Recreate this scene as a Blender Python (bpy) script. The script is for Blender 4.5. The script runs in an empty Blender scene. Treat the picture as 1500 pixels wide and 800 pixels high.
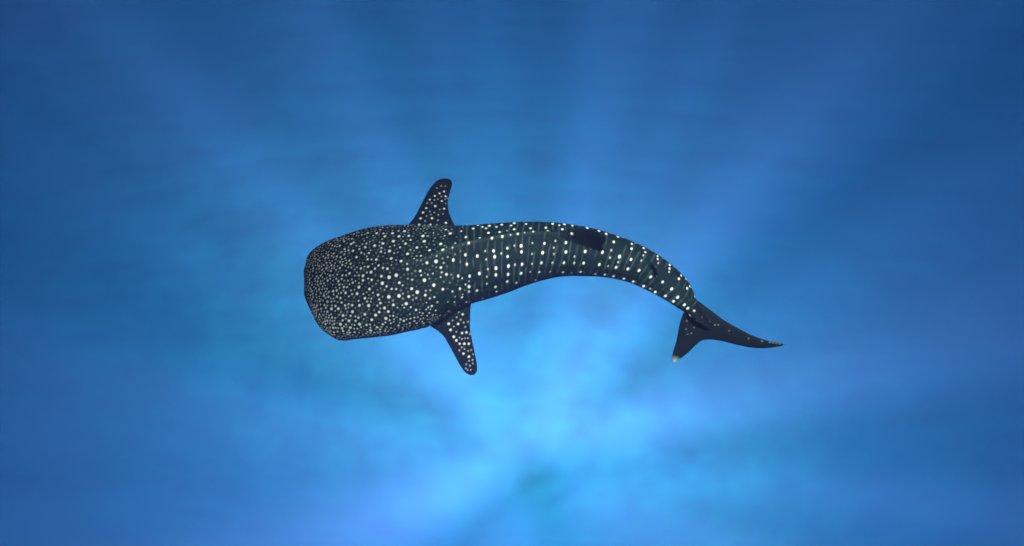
import bpy, math, random
import numpy as np
from mathutils import Vector
from mathutils.kdtree import KDTree
from mathutils.bvhtree import BVHTree

rng = np.random.default_rng(7)
random.seed(7)
scene = bpy.context.scene
col = scene.collection

# ------------------------------------------------------------------ camera
F = 850.0                      # focal length in photo pixels (1500 px wide)
TILT = math.radians(6.0)        # leaning a little forward of straight down
CAM = np.array([0.0, 0.0, -2.2])
cam_d = bpy.data.cameras.new('camera')
cam = bpy.data.objects.new('camera', cam_d)
col.objects.link(cam)
cam.location = CAM
cam.rotation_euler = (TILT, 0, 0)
cam_d.sensor_width = 36.0
cam_d.lens = 36.0 * F / 1500.0
cam_d.clip_start = 0.05
cam_d.clip_end = 6000
scene.camera = cam


def ray(u, v):
    d = np.array([(u - 750.0) / F, -(v - 400.0) / F, -1.0])
    c, s = math.cos(TILT), math.sin(TILT)
    d = np.array([d[0], c * d[1] - s * d[2], s * d[1] + c * d[2]])
    return d / np.linalg.norm(d)


def on_plane(u, v, p0, n):
    d = ray(u, v)
    return CAM + d * (np.dot(np.asarray(p0) - CAM, n) / np.dot(d, n))


# ------------------------------------------------------------------ sky, sun
SUN_DIR = ray(775, 668)         # direction the sunlight travels under water
el = math.asin(-SUN_DIR[2])
az = math.atan2(-SUN_DIR[0], -SUN_DIR[1])
world = bpy.data.worlds.new('World')
scene.world = world
world.use_nodes = True
wn = world.node_tree
sky = wn.nodes.new('ShaderNodeTexSky')
sky.sky_type = 'NISHITA'
sky.sun_disc = False
sky.sun_elevation = el
sky.sun_rotation = az
bg = wn.nodes['Background']
bg.inputs['Strength'].default_value = 0.05
world.cycles.sampling_method = 'NONE'
wn.links.new(sky.outputs[0], bg.inputs['Color'])

sun_d = bpy.data.lights.new('sun', 'SUN')
sun_d.energy = 5.0
sun_d.angle = math.radians(4.4)
sun_d.color = (1.0, 0.97, 0.92)
sun = bpy.data.objects.new('sun', sun_d)
col.objects.link(sun)
sun.rotation_euler = Vector(SUN_DIR).to_track_quat('-Z', 'Y').to_euler()

vs = scene.view_settings
vs.view_transform = 'Standard'
vs.look = 'None'
vs.exposure = 1.45
vs.gamma = 1.0
cy = scene.cycles
cy.use_denoising = True
cy.denoiser = 'OPENIMAGEDENOISE'
cy.denoising_input_passes = 'RGB'
cy.use_adaptive_sampling = False
cy.max_bounces = 4
cy.volume_bounces = 0
cy.transparent_max_bounces = 8
cy.caustics_reflective = False
cy.caustics_refractive = False


# ------------------------------------------------------------------ helpers
def nodes_of(name):
    m = bpy.data.materials.new(name)
    m.use_nodes = True
    nt = m.node_tree
    nt.nodes.clear()
    return m, nt


def N(nt, t, **kw):
    n = nt.nodes.new(t)
    for k, v in kw.items():
        if k.startswith('_'):
            setattr(n, k[1:], v)
        else:
            n.inputs[k].default_value = v
    return n


def L(nt, a, b):
    nt.links.new(a, b)


def mesh_np(name, verts, faces):
    me = bpy.data.meshes.new(name)
    verts = np.asarray(verts, np.float32)
    faces = np.asarray(faces, np.int32)
    me.vertices.add(len(verts))
    me.vertices.foreach_set('co', verts.ravel())
    k = faces.shape[1]
    me.loops.add(faces.size)
    me.loops.foreach_set('vertex_index', faces.ravel())
    me.polygons.add(len(faces))
    me.polygons.foreach_set('loop_start', np.arange(0, faces.size, k, dtype=np.int32))
    me.update(calc_edges=True)
    me.validate()
    return me


def smooth_shade(me):
    me.polygons.foreach_set('use_smooth', np.ones(len(me.polygons), bool))


def grid_faces(nu, nv, wrap_v=False):
    i = np.arange(nu - 1)[:, None]
    j = np.arange(nv if wrap_v else nv - 1)[None, :]
    j2 = (j + 1) % nv
    a = i * nv + j
    b = i * nv + j2
    c = (i + 1) * nv + j2
    d = (i + 1) * nv + j
    return np.stack([a, b, c, d], -1).reshape(-1, 4)


def sines(x, y, n, wl_lo, wl_hi, amp, ang=None, spread=0.5, seed=1):
    """Sum of random wave trains: a rolling surface."""
    r = np.random.default_rng(seed)
    z = np.zeros_like(x)
    for _ in range(n):
        wl = math.exp(r.uniform(math.log(wl_lo), math.log(wl_hi)))
        a = (r.uniform(0, 2 * math.pi) if ang is None else ang + r.normal(0, spread))
        k = 2 * math.pi / wl
        z += wl * np.sin(k * (x * math.cos(a) + y * math.sin(a)) + r.uniform(0, 6.28))
    return z * amp / n


# ------------------------------------------------------------------ seabed
SPAN = 1800.0
BED = -620.0


def seabed():
    n = 620
    # finer near the middle, coarse towards the rim
    t = np.linspace(-1, 1, n)
    g = SPAN * (0.3 * t + 0.7 * t ** 3)
    X, Y = np.meshgrid(g, g, indexing='ij')
    c = on_plane(830, 655, (0, 0, -270), np.array([0, 0, 1.0]))
    # sand bank: a long shoal that falls away into deep water
    a = math.radians(-20)
    dx, dy = X - c[0], Y - c[1]
    dx = dx + sines(X, Y, 6, 90, 250, 0.06, seed=3)
    dy = dy + sines(X, Y, 6, 90, 250, 0.06, seed=4)
    u = dx * math.cos(a) + dy * math.sin(a)
    v = -dx * math.sin(a) + dy * math.cos(a)
    bank = 1 / (1 + (u / 300.0) ** 2 + (v / 200.0) ** 2) ** 1.3
    bank2 = 1 / (1 + ((dx + 170) / 260.0) ** 2 + ((dy - 50) / 220.0) ** 2) ** 1.3
    Z = BED + 350.0 * bank + 80.0 * bank2 * (1 - bank)
    Z += sines(X, Y, 8, 150, 400, 0.04, seed=8)
    # long sand waves
    near = np.exp(-(X ** 2 + Y ** 2) / 420.0 ** 2)
    Z += near * sines(X, Y, 14, 14.0, 45.0, 0.03, ang=math.radians(35), spread=0.14, seed=5)
    me = mesh_np('seabed', np.stack([X, Y, Z], -1).reshape(-1, 3), grid_faces(n, n))
    smooth_shade(me)
    o = bpy.data.objects.new('seabed', me)
    col.objects.link(o)
    o['kind'] = 'structure'
    m, nt = nodes_of('sand')
    out = N(nt, 'ShaderNodeOutputMaterial')
    b = N(nt, 'ShaderNodeBsdfPrincipled', Roughness=0.95)
    tc = N(nt, 'ShaderNodeTexCoord')
    mp = N(nt, 'ShaderNodeMapping', Rotation=(0, 0, math.radians(-55)), Scale=(0.008, 0.05, 0.0))
    no = N(nt, 'ShaderNodeTexNoise', Scale=1.0, Detail=5.0, Roughness=0.6)
    cr = N(nt, 'ShaderNodeValToRGB')
    cr.color_ramp.elements[0].position = 0.36
    cr.color_ramp.elements[0].color = (0.58, 0.55, 0.46, 1)
    cr.color_ramp.elements[1].position = 0.62
    cr.color_ramp.elements[1].color = (0.78, 0.77, 0.66, 1)
    L(nt, tc.outputs['Object'], mp.inputs['Vector'])
    L(nt, mp.outputs[0], no.inputs['Vector'])
    L(nt, no.outputs['Fac'], cr.inputs[0])
    L(nt, cr.outputs[0], b.inputs['Base Color'])
    L(nt, b.outputs[0], out.inputs['Surface'])
    me.materials.append(m)
    return o


seabed()


# ------------------------------------------------------------------ water surface
SHAFT_SEED = 35.95


def water_surface():
    n = 260
    t = np.linspace(-1, 1, n)
    g = (SPAN - 1) * (0.15 * t + 0.85 * t ** 3)
    X, Y = np.meshgrid(g, g, indexing='ij')
    Z = sines(X, Y, 14, 1.5, 9, 0.16, ang=0.6, spread=0.7, seed=21)
    me = mesh_np('water_surface', np.stack([X, Y, Z], -1).reshape(-1, 3), grid_faces(n, n))
    smooth_shade(me)
    o = bpy.data.objects.new('water_surface', me)
    col.objects.link(o)
    o['kind'] = 'structure'
    m, nt = nodes_of('sea_surface_shaft_mask')
    out = N(nt, 'ShaderNodeOutputMaterial')
    tr = N(nt, 'ShaderNodeBsdfTransparent')
    gl = N(nt, 'ShaderNodeBsdfGlossy', Roughness=0.12)
    mix = N(nt, 'ShaderNodeMixShader', Fac=0.04)
    tc = N(nt, 'ShaderNodeTexCoord')
    # tint noise blocks the sun in patches, standing in for wave-focused shafts
    n1 = N(nt, 'ShaderNodeTexNoise', _noise_dimensions='4D', W=SHAFT_SEED, Scale=1.0, Detail=0.0, Roughness=0.5, Distortion=0.0)
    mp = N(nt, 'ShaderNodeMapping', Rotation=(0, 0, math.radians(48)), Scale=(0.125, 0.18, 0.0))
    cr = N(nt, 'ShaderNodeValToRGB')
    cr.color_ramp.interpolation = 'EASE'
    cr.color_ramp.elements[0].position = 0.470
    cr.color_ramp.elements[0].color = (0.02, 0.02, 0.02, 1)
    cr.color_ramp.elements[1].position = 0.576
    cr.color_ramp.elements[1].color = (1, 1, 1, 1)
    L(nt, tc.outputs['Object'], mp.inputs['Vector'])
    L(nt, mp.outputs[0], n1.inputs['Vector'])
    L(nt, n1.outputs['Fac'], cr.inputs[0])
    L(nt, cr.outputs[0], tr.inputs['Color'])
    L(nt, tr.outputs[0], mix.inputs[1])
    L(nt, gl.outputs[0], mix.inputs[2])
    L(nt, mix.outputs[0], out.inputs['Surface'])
    me.materials.append(m)


water_surface()


# ------------------------------------------------------------------ sea water (the volume)
def haze():
    s, top, bot = SPAN + 4, 0.9, BED - 4.0
    v = [(x, y, z) for z in (bot, top) for x, y in ((-s, -s), (s, -s), (s, s), (-s, s))]
    f = [(0, 3, 2, 1), (4, 5, 6, 7), (0, 1, 5, 4), (1, 2, 6, 5), (2, 3, 7, 6), (3, 0, 4, 7)]
    me = mesh_np('haze', v, f)
    o = bpy.data.objects.new('haze', me)
    col.objects.link(o)
    o['kind'] = 'stuff'
    o['label'] = 'clear blue sea water lit by slanting sunbeams'
    m, nt = nodes_of('sea_water')
    out = N(nt, 'ShaderNodeOutputMaterial')
    # clear ocean water: the water itself scatters blue, an added green back-scatter lobe brightens the pool of light
    DENS = 0.03 / 3.5
    ext = np.array([0.028, 0.0105, 0.0085]) / 3.5   # wanted extinction per metre
    sc = np.array([0.031, 0.012, 0.132])            # water, share of DENS
    sp = np.array([0.0050, 0.040, 0.017])            # added pool lobe, share of DENS
    ab = (ext / DENS - sc - sp) / (1 - sc)
    pv = N(nt, 'ShaderNodeVolumePrincipled')
    pv.inputs['Color'].default_value = (*sc, 1)
    pv.inputs['Absorption Color'].default_value = (*((1 - ab) ** 2), 1)
    pv.inputs['Density'].default_value = DENS
    pv.inputs['Anisotropy'].default_value = -0.54
    ps = N(nt, 'ShaderNodeVolumeScatter', Density=DENS, Anisotropy=-0.74)
    ps.inputs['Color'].default_value = (*sp, 1)
    add = N(nt, 'ShaderNodeAddShader')
    L(nt, pv.outputs[0], add.inputs[0])
    L(nt, ps.outputs[0], add.inputs[1])
    L(nt, add.outputs[0], out.inputs['Volume'])
    me.materials.append(m)


haze()

# ------------------------------------------------------------------ whale shark
ZS = CAM[2] - 6.83               # depth of its body axis
UP = np.array([0.0, 0.0, 1.0])

# silhouette stations: upper point, lower point (photo px), roll deg, half height m
ST = [
    ((448.0, 390), (452, 432), 12, 0.085),
    ((449.0, 380), (457.5, 448), 12, 0.125),
    ((453.0, 370), (470, 475), 12, 0.175),
    ((467.0, 359), (484, 488), 12, 0.225),
    ((487.0, 350), (502, 497), 12, 0.27),
    ((510.0, 342.5), (524, 495), 12, 0.305),
    ((535.0, 335), (548, 492.7), 13, 0.335),
    ((560.0, 331), (572, 490), 14, 0.36),
    ((590.0, 330), (600, 484), 16, 0.385),
    ((620.0, 331), (627, 478), 18, 0.40),
    ((645.0, 331.5), (650, 467), 21, 0.41),
    ((667.0, 332), (671, 453), 24, 0.415),
    ((690.0, 331), (692, 444), 27, 0.41),
    ((715.0, 329), (717, 437), 29, 0.40),
    ((745.0, 327), (742, 429), 31, 0.385),
    ((778.0, 326), (768, 419), 31, 0.36),
    ((810.0, 327), (795, 410.5), 29, 0.33),
    ((840.0, 330.5), (825, 404.7), 26, 0.305),
    ((870.0, 336), (855, 404.5), 24, 0.285),
    ((900.0, 345), (882, 405.5), 22, 0.26),
    ((930.0, 356.5), (906, 409.5), 20, 0.235),
    ((955.0, 369), (927, 415.5), 20, 0.21),
    ((978.0, 384), (947, 424.5), 21, 0.185),
    ((995.0, 398), (965, 434), 24, 0.16),
    ((1008.0, 412), (981, 444), 32, 0.135),
    ((1016.0, 427), (994, 452.5), 42, 0.11),
    ((1021.0, 440), (1004, 459), 52, 0.09),
    ((1031.0, 453), (1016, 471), 60, 0.065),
    ((1046.0, 470), (1036, 482), 62, 0.035),
]


def pchip(xk, yk, x):
    """monotone cubic interpolation, yk may be (n,k)"""
    yk = np.asarray(yk, float)
    if yk.ndim == 1:
        yk = yk[:, None]
    h = np.diff(xk)[:, None]
    d = np.diff(yk, axis=0) / h
    m = np.zeros_like(yk)
    w1 = 2 * h[1:] + h[:-1]
    w2 = h[1:] + 2 * h[:-1]
    same = d[:-1] * d[1:] > 0
    with np.errstate(divide='ignore', invalid='ignore'):
        hm = (w1 + w2) / (w1 / d[:-1] + w2 / d[1:])
    m[1:-1] = np.where(same, hm, 0)
    m[0], m[-1] = d[0], d[-1]
    i = np.clip(np.searchsorted(xk, x) - 1, 0, len(xk) - 2)
    t = ((x - xk[i]) / h[i, 0])[:, None]
    hh = h[i]
    return ((2 * t**3 - 3 * t**2 + 1) * yk[i] + (t**3 - 2 * t**2 + t) * hh * m[i]
            + (-2 * t**3 + 3 * t**2) * yk[i + 1] + (t**3 - t**2) * hh * m[i + 1])


def catmull(xk, yk, x):
    yk = np.asarray(yk, float)
    m = np.gradient(yk, xk, axis=0)
    h = np.diff(xk)
    i = np.clip(np.searchsorted(xk, x) - 1, 0, len(xk) - 2)
    t = ((x - xk[i]) / h[i])[:, None]
    hh = h[i][:, None]
    return ((2 * t**3 - 3 * t**2 + 1) * yk[i] + (t**3 - 2 * t**2 + t) * hh * m[i]
            + (-2 * t**3 + 3 * t**2) * yk[i + 1] + (t**3 - t**2) * hh * m[i + 1])


stU = np.array([on_plane(*s[0], (0, 0, ZS), UP) for s in ST])
stL = np.array([on_plane(*s[1], (0, 0, ZS), UP) for s in ST])
stC = (stU + stL) / 2
stE = stU - stL
stH = np.linalg.norm(stE, axis=1) / 2
stE /= np.linalg.norm(stE, axis=1)[:, None]
stR = np.radians([s[2] for s in ST])
stB = np.array([s[3] for s in ST])
OBL = TILT * 0.8
stA = np.sqrt(np.maximum(stH ** 2 - (stB * np.sin(stR + OBL)) ** 2, (0.3 * stH) ** 2)) / np.cos(stR + OBL)
stS = np.concatenate([[0], np.cumsum(np.linalg.norm(np.diff(stC, axis=0), axis=1))])
S_END = stS[-1]
S_of = dict(zip(range(len(ST)), stS))

NS, NP = 420, 160
ss = np.linspace(0, S_END, NS)
bC = catmull(stS, stC, ss)
bE = catmull(stS, stE, ss)
bE /= np.linalg.norm(bE, axis=1)[:, None]
bA = pchip(stS, stA, ss)[:, 0]
bB = pchip(stS, stB, ss)[:, 0]
bR = pchip(stS, stR, ss)[:, 0]
bD = np.cos(bR)[:, None] * UP + np.sin(bR)[:, None] * bE      # dorsal direction
bW = np.cos(bR)[:, None] * bE - np.sin(bR)[:, None] * UP      # shark's right
bT = np.cross(bW, bD)                                         # along the body
bT *= np.sign(np.sum(bT * np.gradient(bC, axis=0), axis=1))[:, None]


def frame(s):
    i = int(np.clip(round(s / S_END * (NS - 1)), 0, NS - 1))
    return bC[i], bT[i], bW[i], bD[i], bA[i], bB[i]


def body_loft():
    phi = np.linspace(0, 2 * math.pi, NP, endpoint=False)     # 0 = right, 90 = back
    c, s = np.cos(phi), np.sin(phi)
    f = ss / S_END
    ex = np.interp(f, [0, 0.12, 0.3, 1.0], [2.5, 2.5, 2.15, 2.0])[:, None]
    px = np.sign(c) * np.abs(c) ** (2 / ex)
    py = np.sign(s) * np.abs(s) ** (2 / ex)
    # belly flatter under the head
    py = np.where(py < 0, py * np.interp(f, [0, .3, 1], [0.8, .95, 1.0])[:, None], py)

    def bump(deg, wid):
        d = (np.degrees(phi) - deg + 180) % 360 - 180
        return np.exp(-(d / wid) ** 2)[None, :]
    rad = np.zeros((NS, NP))
    w_mid = np.interp(f, [0.10, 0.2, 0.62, 0.7], [0, 1, 1, 0])[:, None]
    w_side = np.interp(f, [0.22, 0.35, 0.8, 0.95], [0, 1, 1, 0.3])[:, None]
    rad += 0.036 * w_mid * bump(90, 6)
    for dg in (52, 22):
        rad += 0.010 * w_side * (bump(dg, 4) + bump(180 - dg, 4))
    keel = np.interp(f, [0.66, 0.82, 0.88, 0.93], [0, 1, 1, 0])[:, None]
    rad += 0.022 * keel * (bump(-4, 9) + bump(184, 9))
    # gill slits: shallow folds ahead of the pectoral fins
    for k in range(5):
        sg = S_of[9] - 0.06 + 0.085 * k
        side = np.clip(bump(178, 26) + bump(2, 26), 0, 1)
        rad -= 0.016 * np.exp(-((ss - sg) / 0.012) ** 2)[:, None] * side
    P = (bC[:, None, :] + (px * bA[:, None])[:, :, None] * bW[:, None, :]
         + (py * bB[:, None])[:, :, None] * bD[:, None, :])
    rdir = c[None, :, None] * bW[:, None, :] + s[None, :, None] * bD[:, None, :]
    P = P + rad[:, :, None] * rdir
    # the wide lower lip stands a little ahead of the snout, with a mouth groove between
    front = np.exp(-(ss / 0.16) ** 2)[:, None]
    low = 1 / (1 + np.exp((s[None, :] + 0.30) * 14))
    P -= (0.060 * front * low)[:, :, None] * bT[:, None, :]
    groove = np.exp(-((s[None, :] + 0.26) / 0.07) ** 2) * np.exp(-(ss / 0.30) ** 2)[:, None]
    P += (0.035 * groove)[:, :, None] * bT[:, None, :]
    V = P.reshape(-1, 3)
    Fc = grid_faces(NS, NP, True)
    tip0 = P[0].mean(0) - bT[0] * 0.012
    tip1 = P[-1].mean(0) + bT[-1] * 0.02
    V = np.vstack([V, tip0, tip1])
    j = np.arange(NP)
    j2 = (j + 1) % NP
    n0, n1 = len(V) - 2, len(V) - 1
    t0 = np.stack([np.full(NP, n0), j2, j, j], -1)
    b = (NS - 1) * NP
    t1 = np.stack([np.full(NP, n1), b + j, b + j2, b + j2], -1)
    tris = np.vstack([t0[:, :3], t1[:, :3]])
    q = np.vstack([Fc[:, [0, 1, 2]], Fc[:, [0, 2, 3]], tris])
    return V, q


def resample(pts, n):
    pts = np.asarray(pts, float)
    d = np.concatenate([[0], np.cumsum(np.linalg.norm(np.diff(pts, axis=0), axis=1))])
    return catmull(d, pts, np.linspace(0, d[-1], n))


def fin_loft(lead, trail, t_root, t_tip, normal, n=60, m=28):
    """lead / trail: 3-D polylines from root to tip; lens-shaped section between them"""
    A = resample(lead, n)
    B = resample(trail, n)
    normal = np.asarray(normal) / np.linalg.norm(normal)
    x = (1 - np.cos(np.linspace(0, math.pi, m))) / 2
    prof = (np.sqrt(x) * (1 - x) * 1.6 + 0.5 * np.sqrt(np.clip(x * (1 - x), 0, 1))) / 1.0
    prof[0] = prof[-1] = 0
    q = np.linspace(0, 1, n)
    th = (t_root + (t_tip - t_root) * q ** 0.8) * np.clip(np.sqrt((1 - q) * 9 + 0.02), 0, 1)
    mid = A[:, None] + (B - A)[:, None] * x[None, :, None]
    off = (prof[None, :] * th[:, None] * 0.5 + 0.004)[:, :, None] * normal
    top, bot = mid + off, mid - off
    ring = np.concatenate([top, bot[:, ::-1]], 1)            # closed ring
    k = ring.shape[1]
    V = ring.reshape(-1, 3)
    Fq = grid_faces(n, k, True)
    V = np.vstack([V, ring[0].mean(0), ring[-1].mean(0)])
    j = np.arange(k)
    j2 = (j + 1) % k
    b = (n - 1) * k
    t0 = np.stack([np.full(k, len(V) - 2), j2, j], -1)
    t1 = np.stack([np.full(k, len(V) - 1), b + j, b + j2], -1)
    return V, np.vstack([Fq[:, [0, 1, 2]], Fq[:, [0, 2, 3]], t0, t1])


parts = [body_loft()]

# pectoral fins: outlines measured on drooping planes
nR = np.array([0.10, 0.40, 1.0])
nR /= np.linalg.norm(nR)
pR = on_plane(632, 331, (0, 0, ZS - 0.30), UP)
leadR = [(585, 352), (595.6, 331.5), (605, 321), (615, 304), (624, 286), (632.5, 272.5), (641, 264.6), (649, 261.7), (656, 261.8)]
trailR = [(672, 352), (667, 331.5), (663.5, 325), (659, 315), (656.2, 303), (656.6, 292.5), (660, 279), (662.3, 268), (661, 263.8)]
parts.append(fin_loft([on_plane(*p, pR, nR) for p in leadR], [on_plane(*p, pR, nR) for p in trailR], 0.11, 0.035, nR))
nL = np.array([0.10, -0.30, 1.0])
nL /= np.linalg.norm(nL)
pL = on_plane(662, 470, (0, 0, ZS - 0.06), UP)
leadL = [(612, 452), (630, 478), (640, 484), (647.6, 490), (657.4, 505), (667, 522.7), (675, 537), (682, 546), (688, 549.6)]
trailL = [(690, 425), (690.5, 446), (689, 463), (689, 484), (692.4, 501.5), (696.4, 521), (699, 538), (698, 546), (694, 549.6)]
parts.append(fin_loft([on_plane(*p, pL, nL) for p in leadL], [on_plane(*p, pL, nL) for p in trailL], 0.11, 0.035, nL))

# caudal fin: the tail is swept over so its blade faces up
Ct, Tt, Wt, Dt, At, Bt = frame(S_of[27])
nC = -Wt
upl = [(1003, 432), (1020.5, 439.5), (1039, 452.5), (1058, 467), (1082.5, 481.5), (1103.5, 492), (1126, 499.5), (1145, 503.2), (1149, 505)]
upt = [(1003, 470), (1016, 488), (1027, 498), (1040, 498), (1056, 500.6), (1074, 505), (1091, 509), (1109, 510.6), (1126, 510), (1142, 507.5), (1149, 505.8)]
parts.append(fin_loft([on_plane(*p, Ct, nC) for p in upl], [on_plane(*p, Ct, nC) for p in upt], 0.085, 0.02, nC))
lol = [(1010, 440), (1001, 457), (995.5, 475), (990.5, 500), (985.5, 517), (984.3, 526), (985.5, 530.5)]
lot = [(1046, 478), (1034, 496), (1026, 500.5), (1018, 507), (1009, 516), (998.5, 524.3), (989, 531)]
parts.append(fin_loft([on_plane(*p, Ct, nC) for p in lol], [on_plane(*p, Ct, nC) for p in lot], 0.075, 0.02, nC))


def dorsal(lead, trail, s_mid, thick):
    """upright fin on the back; outline points are (photo x, photo y, height above the back)"""
    C, T, W, D, A, B = frame(s_mid)
    z0 = C[2] + B * D[2]
    P = [[on_plane(x, y, (0, 0, z0 + h), UP) for x, y, h in pts] for pts in (lead, trail)]
    return fin_loft(P[0], P[1], thick, thick * 0.35, W, n=44, m=24)


def s_at(px):
    xs = on_plane(px, 370, (0, 0, ZS), UP)[0]
    return float(np.interp(xs, bC[:, 0], ss))


parts.append(dorsal([(806, 349, -0.07), (813, 345.5, 0.0), (830, 338.5, 0.10), (849, 335.5, 0.20), (868, 337, 0.29), (881, 342, 0.34), (887, 347, 0.36)],
                    [(862, 362, -0.09), (870, 364, -0.03), (883, 367, 0.05), (882, 361, 0.14), (885, 355, 0.26), (888.5, 350.5, 0.35)],
                    s_at(850), 0.10))
parts.append(dorsal([(941, 378, -0.06), (946, 380, 0.0), (953, 384.5, 0.06), (960, 393, 0.12), (965, 403, 0.15)],
                    [(952, 395, -0.06), (957, 398, -0.01), (962, 401, 0.04), (963, 403, 0.10), (966, 406, 0.15)],
                    s_at(953), 0.05))
# anal fin and the small pelvic pair hang below


def low_fin(s0, s1, height, sweep, ang, thick):
    n = 8
    lead, trail = [], []
    for q in np.linspace(0, 1, n):
        sl = s0 + (s1 + sweep - s0) * q
        st = s1 + sweep * 1.05 * q ** 1.5
        for lst, sv in ((lead, sl), (trail, st)):
            C, T, W, D, A, B = frame(sv)
            dd = math.cos(math.radians(ang)) * -D + math.sin(math.radians(ang)) * W
            lst.append(C - D * B * 0.55 + W * math.sin(math.radians(ang)) * A * 0.5 + dd * (height * q + 0.05))
    C, T, W, D, A, B = frame(s1)
    nn = math.cos(math.radians(ang)) * W + math.sin(math.radians(ang)) * D
    return fin_loft(lead, trail, thick, thick * 0.4, nn, n=36, m=20)


parts.append(low_fin(s_at(850), s_at(880), 0.11, 0.06, 24, 0.05))
parts.append(low_fin(s_at(850), s_at(880), 0.11, 0.06, -24, 0.05))
parts.append(low_fin(s_at(945), s_at(965), 0.12, 0.08, 0, 0.04))

off, Vs, Fs = 0, [], []
for v, f in parts:
    Vs.append(v)
    Fs.append(f + off)
    off += len(v)
raw = mesh_np('raw', np.vstack(Vs), np.vstack(Fs))
tmp = bpy.data.objects.new('raw', raw)
col.objects.link(tmp)
rm = tmp.modifiers.new('fuse', 'REMESH')
rm.mode = 'VOXEL'
rm.voxel_size = 0.0062
dg = bpy.context.evaluated_depsgraph_get()
me = bpy.data.meshes.new_from_object(tmp.evaluated_get(dg))
bpy.data.objects.remove(tmp)
me.name = 'whale_shark'

nv = len(me.vertices)
co = np.empty(nv * 3, np.float32)
me.vertices.foreach_get('co', co)
co = co.reshape(-1, 3).astype(float)
ed = np.empty(len(me.edges) * 2, np.int32)
me.edges.foreach_get('vertices', ed)
ed = ed.reshape(-1, 2)
deg = np.bincount(ed.ravel(), minlength=nv)[:, None]


def laplace(P, it, w):
    for _ in range(it):
        acc = np.zeros_like(P)
        for k in range(3):
            acc[:, k] = (np.bincount(ed[:, 0], P[ed[:, 1], k], nv) + np.bincount(ed[:, 1], P[ed[:, 0], k], nv))
        P = P + w * (acc / deg - P)
    return P


# station along the body and section ratio for every vertex
step = 3
Cs, Ts = bC[::step], bT[::step]
near_i = np.empty(nv, np.int32)
for a in range(0, nv, 30000):
    r_ = co[a:a + 30000, None, :] - Cs[None]
    d = 0.03 * (r_ ** 2).sum(-1) + (r_ * Ts[None]).sum(-1) ** 2
    near_i[a:a + 30000] = d.argmin(1)
idx = near_i * step
rel = co - bC[idx]
ds = (rel * bT[idx]).sum(1)
s_v = ss[idx] + ds
xw = (rel * bW[idx]).sum(1)
yd = (rel * bD[idx]).sum(1)
ratio = np.sqrt((xw / bA[idx]) ** 2 + (yd / bB[idx]) ** 2)
phi_v = np.arctan2(yd / bB[idx], xw / bA[idx])
tail = s_v > S_of[26]
seam = np.exp(-((ratio - 1.12) / 0.16) ** 2)[:, None] * (s_v > S_of[5])[:, None]
co = laplace(co, 3, 0.5)
co = laplace(co, 22, 0.5 * np.clip(seam, 0, 1) * (~tail)[:, None])
core = np.linalg.norm(np.stack([xw, yd], -1), axis=1)
co = laplace(co, 40, 0.5 * (np.clip(1.6 - core / 0.12, 0, 1) * np.clip((s_v - S_of[25]) / 0.1, 0, 1))[:, None])
co = laplace(co, 14, 0.5 * np.clip(1 - s_v / 0.2, 0, 1)[:, None])
me.vertices.foreach_set('co', co.astype(np.float32).ravel())
me.update()
smooth_shade(me)
shark = bpy.data.objects.new('whale_shark', me)
col.objects.link(shark)
shark['label'] = 'dark whale shark covered in white spots gliding through open blue water'
shark['category'] = 'shark'

# ---- pigment: where each white spot sits
tri = []
me.calc_loop_triangles()
tl = np.empty(len(me.loop_triangles) * 3, np.int32)
me.loop_triangles.foreach_get('vertices', tl)
bvh = BVHTree.FromPolygons(co.tolist(), tl.reshape(-1, 3).tolist())


def Z(x0, y0, k, pts):
    return [(x0 + x / k, y0 + y / k) for x, y in pts]


head_px = Z(430, 310, 4, [(299,220),(348,230),(352,181),(187,272),(222,315),(285,312),(369,267),(434,280),(485,281),(420,209),(475,200),(523,187),(498,316),(437,323),(395,333),(454,355),(515,379),(520,421),(407,376),(458,400),(445,454),(383,443),(418,508),(386,550),(345,587),(440,551),(418,602),(302,550),(254,498),(372,481),(387,660),(325,640),(290,609),(275,660),(333,680),(290,700),(262,569),(222,570),(328,362),(286,374),(213,375),(295,442),(253,462),(305,476),(428,664),(458,634),(481,607),(502,589),(555,586),(541,626),(509,536),(495,488),(558,499),(523,660),(490,678),(452,697),(563,230),(572,275),(580,127),(487,127),(435,125),(527,128),(441,243),(512,235),(550,335),(575,453),(545,438),(560,388),(533,565),(236,245),(297,175),(337,190),(271,200)])
gill_px = Z(560, 310, 4, [(60,127),(15,145),(65,173),(5,187),(42,232),(52,275),(98,145),(130,115),(155,142),(136,188),(148,248),(110,290),(82,373),(40,385),(0,420),(100,417),(148,338),(222,348),(172,452),(205,472),(98,494),(38,500),(155,498),(65,547),(140,540),(247,402),(302,431),(252,490),(238,143),(246,174),(203,211),(277,227),(315,292),(262,300),(342,190),(343,328),(354,223),(376,368),(398,128),(372,105),(428,185),(416,284),(445,378),(455,452),(467,502),(463,115),(355,455)])
mid_px = Z(680, 310, 5.71, [(14,214),(130,219),(38,262),(203,178),(232,221),(297,172),(319,208),(270,128),(153,128),(182,140),(75,142),(10,362),(110,372),(22,440),(45,540),(127,518),(41,628),(107,660),(40,670),(153,727),(18,757),(245,329),(255,378),(266,473),(265,530),(262,631),(271,669),(361,306),(363,376),(370,456),(367,525),(360,585),(476,287),(479,337),(484,441),(476,519),(437,596),(418,148),(448,185),(392,116),(555,140),(577,166),(517,104),(671,267),(656,344),(646,429),(628,506),(597,572),(683,135),(700,160),(851,260),(851,338),(834,428),(826,508),(795,114),(821,148),(900,185),(905,117)])
mid_small = Z(680, 310, 5.71, [(184,400),(198,481),(190,545),(190,605),(571,263),(568,354),(567,437),(553,505),(763,245),(750,302),(750,355),(738,428),(720,503),(920,430),(900,515),(923,375),(175,330),(425,445),(420,285),(310,350),(388,195),(358,160),(505,175)])
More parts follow.
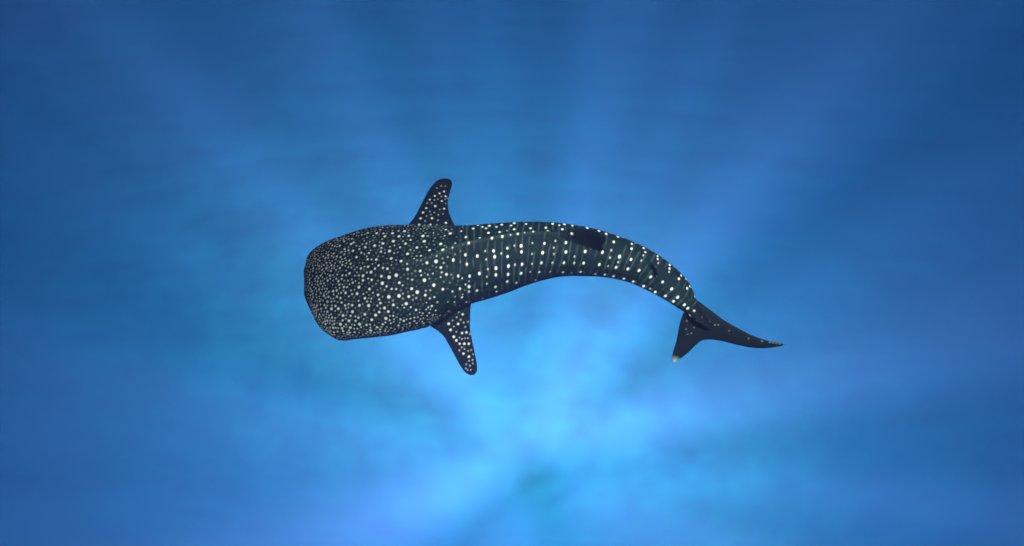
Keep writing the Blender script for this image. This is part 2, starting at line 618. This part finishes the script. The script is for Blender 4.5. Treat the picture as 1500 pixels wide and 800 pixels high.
rear_px = Z(810, 310, 6.667, [(315,390),(300,503),(270,590),(483,397),(453,517),(413,612),(507,617),(650,440),(617,545),(591,633),(763,467),(732,560),(692,656),(784,684),(768,362),(770,316),(594,296),(520,218),(635,243)])
rear_small = Z(810, 310, 6.667, [(207,500),(183,603),(570,378),(558,450),(539,533),(638,495)])
tail_px = Z(900, 340, 6.157, [(222,347),(279,181),(265,143),(263,488),(368,541),(327,405),(391,243),(390,217),(435,451),(462,575),(516,513),(497,329),(500,296),(533,625),(571,588),(582,421),(602,392),(656,507),(680,490),(631,657),(661,688),(680,755),(725,582)])
tail_small = Z(900, 340, 6.157, [(243,257),(262,210),(323,510),(395,279),(493,359),(720,710)])
caud_px = Z(960, 400, 5.715, [(263,402),(257,470),(302,504),(325,315),(390,370),(498,435),(527,434),(455,405),(618,484),(780,548),(893,571),(957,579),(985,582),(1012,588),(1040,592),(270,512),(345,402),(323,455)])
pecR_px = Z(590, 250, 8, [(192,633),(324,632),(209,560),(342,558),(238,491),(275,440),(381,416),(484,446),(317,340),(458,357),(376,297),(430,267),(484,245),(502,300),(506,612)])
pecR_small = Z(590, 250, 8, [(255,642),(263,590),(280,531),(417,517),(317,478),(434,455),(286,380),(411,335),(502,385),(452,305),(400,205),(450,180),(500,182),(470,507),(400,635),(412,582),(522,325),(495,337),(370,490),(330,515),(372,345),(340,380)])
pecL_px = Z(620, 430, 6.15, [(229,160),(277,168),(355,188),(229,273),(314,274),(246,328),(350,356),(389,350),(275,390),(298,423),(328,453),(370,453),(411,453),(362,542),(411,569)])
pecL_small = Z(620, 430, 6.15, [(319,168),(265,243),(302,214),(337,237),(364,262),(276,297),(298,345),(378,301),(403,255),(326,397),(349,410),(376,403),(402,402),(372,500),(404,518),(432,509),(326,512),(347,485),(449,548),(444,598),(446,630),(413,607),(388,637),(420,650),(400,690),(428,688),(385,675),(330,135),(228,215),(180,213),(420,365)])

PX = 6.83 / F                                     # metres per photo pixel at the shark
spots = []                                       # (point, radius, strength)


def pin(pts, r_px, strength, jit=0.12):
    for u, v in pts:
        h = bvh.ray_cast(Vector(CAM), Vector(ray(u, v)))[0]
        if h is not None:
            spots.append((np.array(h), r_px * PX * random.uniform(1 - jit, 1 + jit), strength * random.uniform(0.9, 1.0)))


pin(head_px, 1.6, 1.0, 0.2)
pin(gill_px, 1.85, 1.0, 0.2)
pin(mid_px, 2.15, 1.0)
pin(mid_small, 1.5, 0.6)
pin(rear_px, 2.3, 1.0)
pin(rear_small, 1.5, 0.6)
pin(tail_px, 2.1, 1.0)
pin(tail_small, 1.4, 0.7)
pin(caud_px, 1.0, 0.2)
pin(pecR_px, 1.5, 0.9)
pin(pecR_small, 1.1, 0.4)
pin(pecL_px, 1.6, 0.95)
pin(pecL_small, 1.1, 0.5)

# fill the rest: dart throwing over the skin
cell = 0.12
hashg = {}


def hkey(p):
    return (int(p[0] // cell), int(p[1] // cell), int(p[2] // cell))


def hadd(p, r):
    hashg.setdefault(hkey(p), []).append((p, r))


def free(p, gap):
    k = hkey(p)
    for a in (-1, 0, 1):
        for b in (-1, 0, 1):
            for c in (-1, 0, 1):
                for q, rr in hashg.get((k[0] + a, k[1] + b, k[2] + c), ()):
                    if (p[0] - q[0]) ** 2 + (p[1] - q[1]) ** 2 + (p[2] - q[2]) ** 2 < (gap + rr) ** 2:
                        return False
    return True


for p, r, w in spots:
    hadd(p, r)
n_pin = len(spots)
fS = [S_of[2], S_of[4], S_of[6], S_of[8], S_of[10], S_of[11], S_of[12]]
left_low = (np.cos(phi_v) < -0.55)
order = rng.permutation(nv)[:90000]
for i in order:
    if ratio[i] > 1.13 or yd[i] < -0.25 * bB[idx[i]]:
        continue
    s = s_v[i]
    if s < S_of[12]:
        side = abs(math.cos(phi_v[i]))
        gap = np.interp(s, fS, [2.2, 2.9, 4.3, 5.2, 5.2, 5.4, 5.8])
        gap *= np.interp(side, [0.3, 0.85, 1.0], [1.0, 0.72, 0.6])
        rad = np.interp(s, fS, [1.05, 1.15, 1.08, 1.05, 1.1, 1.1, 1.1])
        edge = S_of[11] - 0.22 * (math.cos(phi_v[i]) < -0.5) + 0.05 * math.sin(9 * phi_v[i])
        if random.random() < np.interp(s, [edge - 0.30, edge], [0.0, 0.97]):
            continue
        p = co[i]
        r = rad * PX * random.uniform(0.6, 1.35)
        if free(p, gap * PX * 0.62 + r):
            st = random.uniform(0.65, 1.0) if random.random() < max(np.interp(s, [S_of[3], S_of[7]], [1.0, 0.15]), np.interp(side, [0.6, 0.95], [0.0, 0.85])) else random.choice([0.08, 0.12, 0.18, 0.28, 0.5])
            spots.append((p, r, st))
            hadd(p, r)
# far flank: columns of spots like those on the near side
for k in range(70):
    s = S_of[11] + 0.068 * k
    if s > S_of[25]:
        break
    big = k % 2 == 0
    C, T, W, D, A, B = frame(s)
    for dgp in np.arange(-15, 60, 17 if big else 15):
        a = math.radians(dgp + random.uniform(-5, 5))
        P = C + W * A * math.cos(a) + D * B * math.sin(a)
        if free(P, 0.05):
            h = bvh.find_nearest(Vector(P))[0]
            spots.append((np.array(h), (2.4 if big else 1.5) * PX, 1.0 if big else 0.6))
            hadd(P, 0.02)

kd = KDTree(nv)
for i, p in enumerate(co):
    kd.insert(p, i)
kd.balance()
spot_v = np.zeros(nv)
halo = np.zeros(nv)
soft = 0.0065
for p, r, w in spots:
    i0 = kd.find(Vector(p))[1]
    tv = bT[idx[i0]] * (1.0 if S_of[11] < s_v[i0] < S_of[26] and ratio[i0] < 1.1 else 0.3)
    for q, i, d in kd.find_range(Vector(p), r * 1.2 + soft * 2.5):
        al = (q[0] - p[0]) * tv[0] + (q[1] - p[1]) * tv[1] + (q[2] - p[2]) * tv[2]
        d = math.sqrt(d * d + 0.9 * al * al) * 0.93
        x = min(1.0, max(0.0, (r + soft - d) / (2 * soft)))
        x = w * x * x * (3 - 2 * x)
        if x > spot_v[i]:
            spot_v[i] = x
is_fin = np.clip((ratio - 1.10) / 0.12, 0, 1)
is_fin = np.where((np.sin(phi_v) > 0.5) & (s_v > S_of[14]), np.clip((ratio - 1.0) / 0.45, 0, 1), is_fin)  # dorsal fins: shade on the near face painted into their dark skin
is_fin = np.where(s_v > S_of[26], 1.0, is_fin)
belly = np.clip((-(yd / bB[idx]) - 0.72) / 0.25, 0, 1) * (1 - is_fin)


def attr(name, data):
    a = me.attributes.new(name, 'FLOAT', 'POINT')
    a.data.foreach_set('value', np.asarray(data, np.float32))


# pale worn patch on the tip of the lower tail lobe
tipL = on_plane(988, 529, Ct, nC)
pale = np.clip(1 - np.linalg.norm(co - tipL, axis=1) / 0.10, 0, 1) ** 1.6
attr('spot', spot_v)
attr('body_s', s_v)
attr('body_phi', phi_v)
attr('fin', is_fin)
attr('belly', belly)
attr('pale', pale)


def skin():
    m, nt = nodes_of('spotted_skin')
    out = N(nt, 'ShaderNodeOutputMaterial')
    b = N(nt, 'ShaderNodeBsdfPrincipled', Roughness=0.7)
    b.inputs['Specular IOR Level'].default_value = 0.04

    def A(name):
        return N(nt, 'ShaderNodeAttribute', _attribute_name=name).outputs['Fac']

    def M(op, a, c=None, clamp=False):
        n = N(nt, 'ShaderNodeMath', _operation=op)
        n.use_clamp = clamp
        for i, x in enumerate((a, c)):
            if x is None:
                continue
            if isinstance(x, (int, float)):
                n.inputs[i].default_value = x
            else:
                L(nt, x, n.inputs[i])
        return n.outputs[0]

    def mixc(fac, a, c):
        n = N(nt, 'ShaderNodeMix', _data_type='RGBA')
        L(nt, fac, n.inputs[0])
        for i, x in ((6, a), (7, c)):
            if isinstance(x, tuple):
                n.inputs[i].default_value = (*x, 1)
            else:
                L(nt, x, n.inputs[i])
        return n.outputs[2]
    tc = N(nt, 'ShaderNodeTexCoord').outputs['Object']

    def noise(scale, detail=2.0, rough=0.5):
        n = N(nt, 'ShaderNodeTexNoise', Scale=scale, Detail=detail, Roughness=rough)
        L(nt, tc, n.inputs['Vector'])
        return n.outputs['Fac']
    s = A('body_s')
    wob = M('MULTIPLY', M('SUBTRACT', noise(3.0), 0.5), 0.09)
    sw = M('ADD', s, wob)
    fr = M('FRACT', M('DIVIDE', sw, 0.078))
    dist = M('ABSOLUTE', M('SUBTRACT', fr, 0.5))
    line = M('SUBTRACT', 1.0, M('DIVIDE', dist, 0.16), True)
    brk = M('MULTIPLY', M('SUBTRACT', noise(6.0, 1.0), 0.40), 7.0, True)
    rng_ = M('MULTIPLY', M('SUBTRACT', s, float(S_of[10])), 3.0, True)
    stripe = M('MULTIPLY', M('MULTIPLY', line, brk), rng_)
    stripe = M('MULTIPLY', stripe, M('SUBTRACT', 1.0, A('fin')))
    # squiggles over the head
    nn = noise(9.0, 1.5)
    sq = M('SUBTRACT', 1.0, M('DIVIDE', M('ABSOLUTE', M('SUBTRACT', nn, 0.5)), 0.022), True)
    sq = M('MULTIPLY', sq, M('MULTIPLY', M('SUBTRACT', noise(4.0), 0.5), 5.0, True))
    sq = M('MULTIPLY', sq, M('SUBTRACT', 1.0, rng_))
    sq = M('MULTIPLY', sq, M('MULTIPLY', M('SUBTRACT', s, float(S_of[5])), 3.0, True))
    blot = noise(2.2, 4.0, 0.6)
    base = mixc(blot, (0.0010, 0.0034, 0.0040), (0.0030, 0.0105, 0.0100))
    base = mixc(M('MULTIPLY', stripe, 0.6), base, (0.035, 0.055, 0.052))
    # pale line along the ridge of the back
    dr = M('ABSOLUTE', M('SUBTRACT', A('body_phi'), 1.5708))
    rid = M('SUBTRACT', 1.0, M('DIVIDE', dr, 0.085), True)
    rid = M('MULTIPLY', rid, M('MULTIPLY', M('SUBTRACT', s, float(S_of[8])), 2.0, True))
    rid = M('MULTIPLY', rid, M('MULTIPLY', M('SUBTRACT', float(S_of[17]), s), 2.0, True))
    rid = M('MULTIPLY', rid, noise(5.0, 3.0))
    base = mixc(M('MULTIPLY', rid, 0.7), base, (0.030, 0.048, 0.046))
    base = mixc(M('MULTIPLY', sq, 0.6), base, (0.045, 0.062, 0.060))
    base = mixc(M('MULTIPLY', A('fin'), 0.85), base, (0.0018, 0.0030, 0.0050))
    base = mixc(A('belly'), base, (0.55, 0.56, 0.52))
    base = mixc(A('pale'), base, (0.22, 0.26, 0.24))
    fin = mixc(A('spot'), base, (0.36, 0.38, 0.34))
    L(nt, fin, b.inputs['Base Color'])
    bp = N(nt, 'ShaderNodeBump', Strength=0.25, Distance=0.01)
    L(nt, noise(28.0, 4.0, 0.6), bp.inputs['Height'])
    L(nt, bp.outputs[0], b.inputs['Normal'])
    L(nt, b.outputs[0], out.inputs['Surface'])
    return m


me.materials.clear()
me.materials.append(skin())


# ---- eyes, low on the corners of the head
def eye(side):
    C, T, W, D, A, B = frame(S_of[4] + 0.05)
    a = math.radians(-14)
    pos = C + side * W * A * math.cos(a) * 0.985 + D * B * math.sin(a)
    h = bvh.find_nearest(Vector(pos))[0]
    nu, nw, r = 14, 20, 0.026
    V = []
    for i in range(nu):
        t = math.pi * i / (nu - 1)
        for j in range(nw):
            p = 2 * math.pi * j / nw
            V.append((r * math.sin(t) * math.cos(p), r * math.sin(t) * math.sin(p), r * 0.8 * math.cos(t)))
    em = mesh_np('eye', V, grid_faces(nu, nw, True))
    smooth_shade(em)
    o = bpy.data.objects.new('eye', em)
    col.objects.link(o)
    o.parent = shark
    o.location = np.array(h) - side * W * 0.012
    o.rotation_euler = Vector(side * W).to_track_quat('Z', 'Y').to_euler()
    m = bpy.data.materials.get('eye_gloss')
    if m is None:
        m, nt = nodes_of('eye_gloss')
        out = N(nt, 'ShaderNodeOutputMaterial')
        b = N(nt, 'ShaderNodeBsdfPrincipled', Roughness=0.12)
        tcn = N(nt, 'ShaderNodeTexCoord')
        sep = N(nt, 'ShaderNodeSeparateXYZ')
        cr = N(nt, 'ShaderNodeValToRGB')
        cr.color_ramp.elements[0].position = 0.78
        cr.color_ramp.elements[0].color = (0.10, 0.11, 0.10, 1)
        cr.color_ramp.elements[1].position = 0.84
        cr.color_ramp.elements[1].color = (0.004, 0.004, 0.005, 1)
        L(nt, tcn.outputs['Generated'], sep.inputs[0])
        L(nt, sep.outputs['Z'], cr.inputs[0])
        L(nt, cr.outputs[0], b.inputs['Base Color'])
        L(nt, b.outputs[0], out.inputs['Surface'])
    em.materials.append(m)


eye(1)
eye(-1)


# ------------------------------------------------------------------ drifting plankton specks
def plankton(n=350):
    V, Fc = [], []
    octa = np.array([(1, 0, 0), (-1, 0, 0), (0, 1, 0), (0, -1, 0), (0, 0, 1), (0, 0, -1)], float)
    of = np.array([(0, 2, 4), (2, 1, 4), (1, 3, 4), (3, 0, 4), (2, 0, 5), (1, 2, 5), (3, 1, 5), (0, 3, 5)])
    for k in range(n):
        z = CAM[2] - rng.uniform(1.8, 16) ** 1.0
        w = (CAM[2] - z) * 1.2
        p = np.array([rng.uniform(-w, w), rng.uniform(-w, w) * 0.75, z])
        r = rng.uniform(0.0008, 0.0022)
        V.append(octa * r * rng.uniform(0.6, 1.4, 3) + p)
        Fc.append(of + 6 * k)
    pm = mesh_np('plankton', np.vstack(V), np.vstack(Fc))
    o = bpy.data.objects.new('plankton', pm)
    col.objects.link(o)
    o['kind'] = 'stuff'
    o['label'] = 'tiny pale specks of plankton drifting through the blue water'
    m, nt = nodes_of('plankton')
    out = N(nt, 'ShaderNodeOutputMaterial')
    b = N(nt, 'ShaderNodeBsdfPrincipled', Roughness=0.6)
    b.inputs['Base Color'].default_value = (0.20, 0.21, 0.19, 1)
    L(nt, b.outputs[0], out.inputs['Surface'])
    pm.materials.append(m)


plankton()
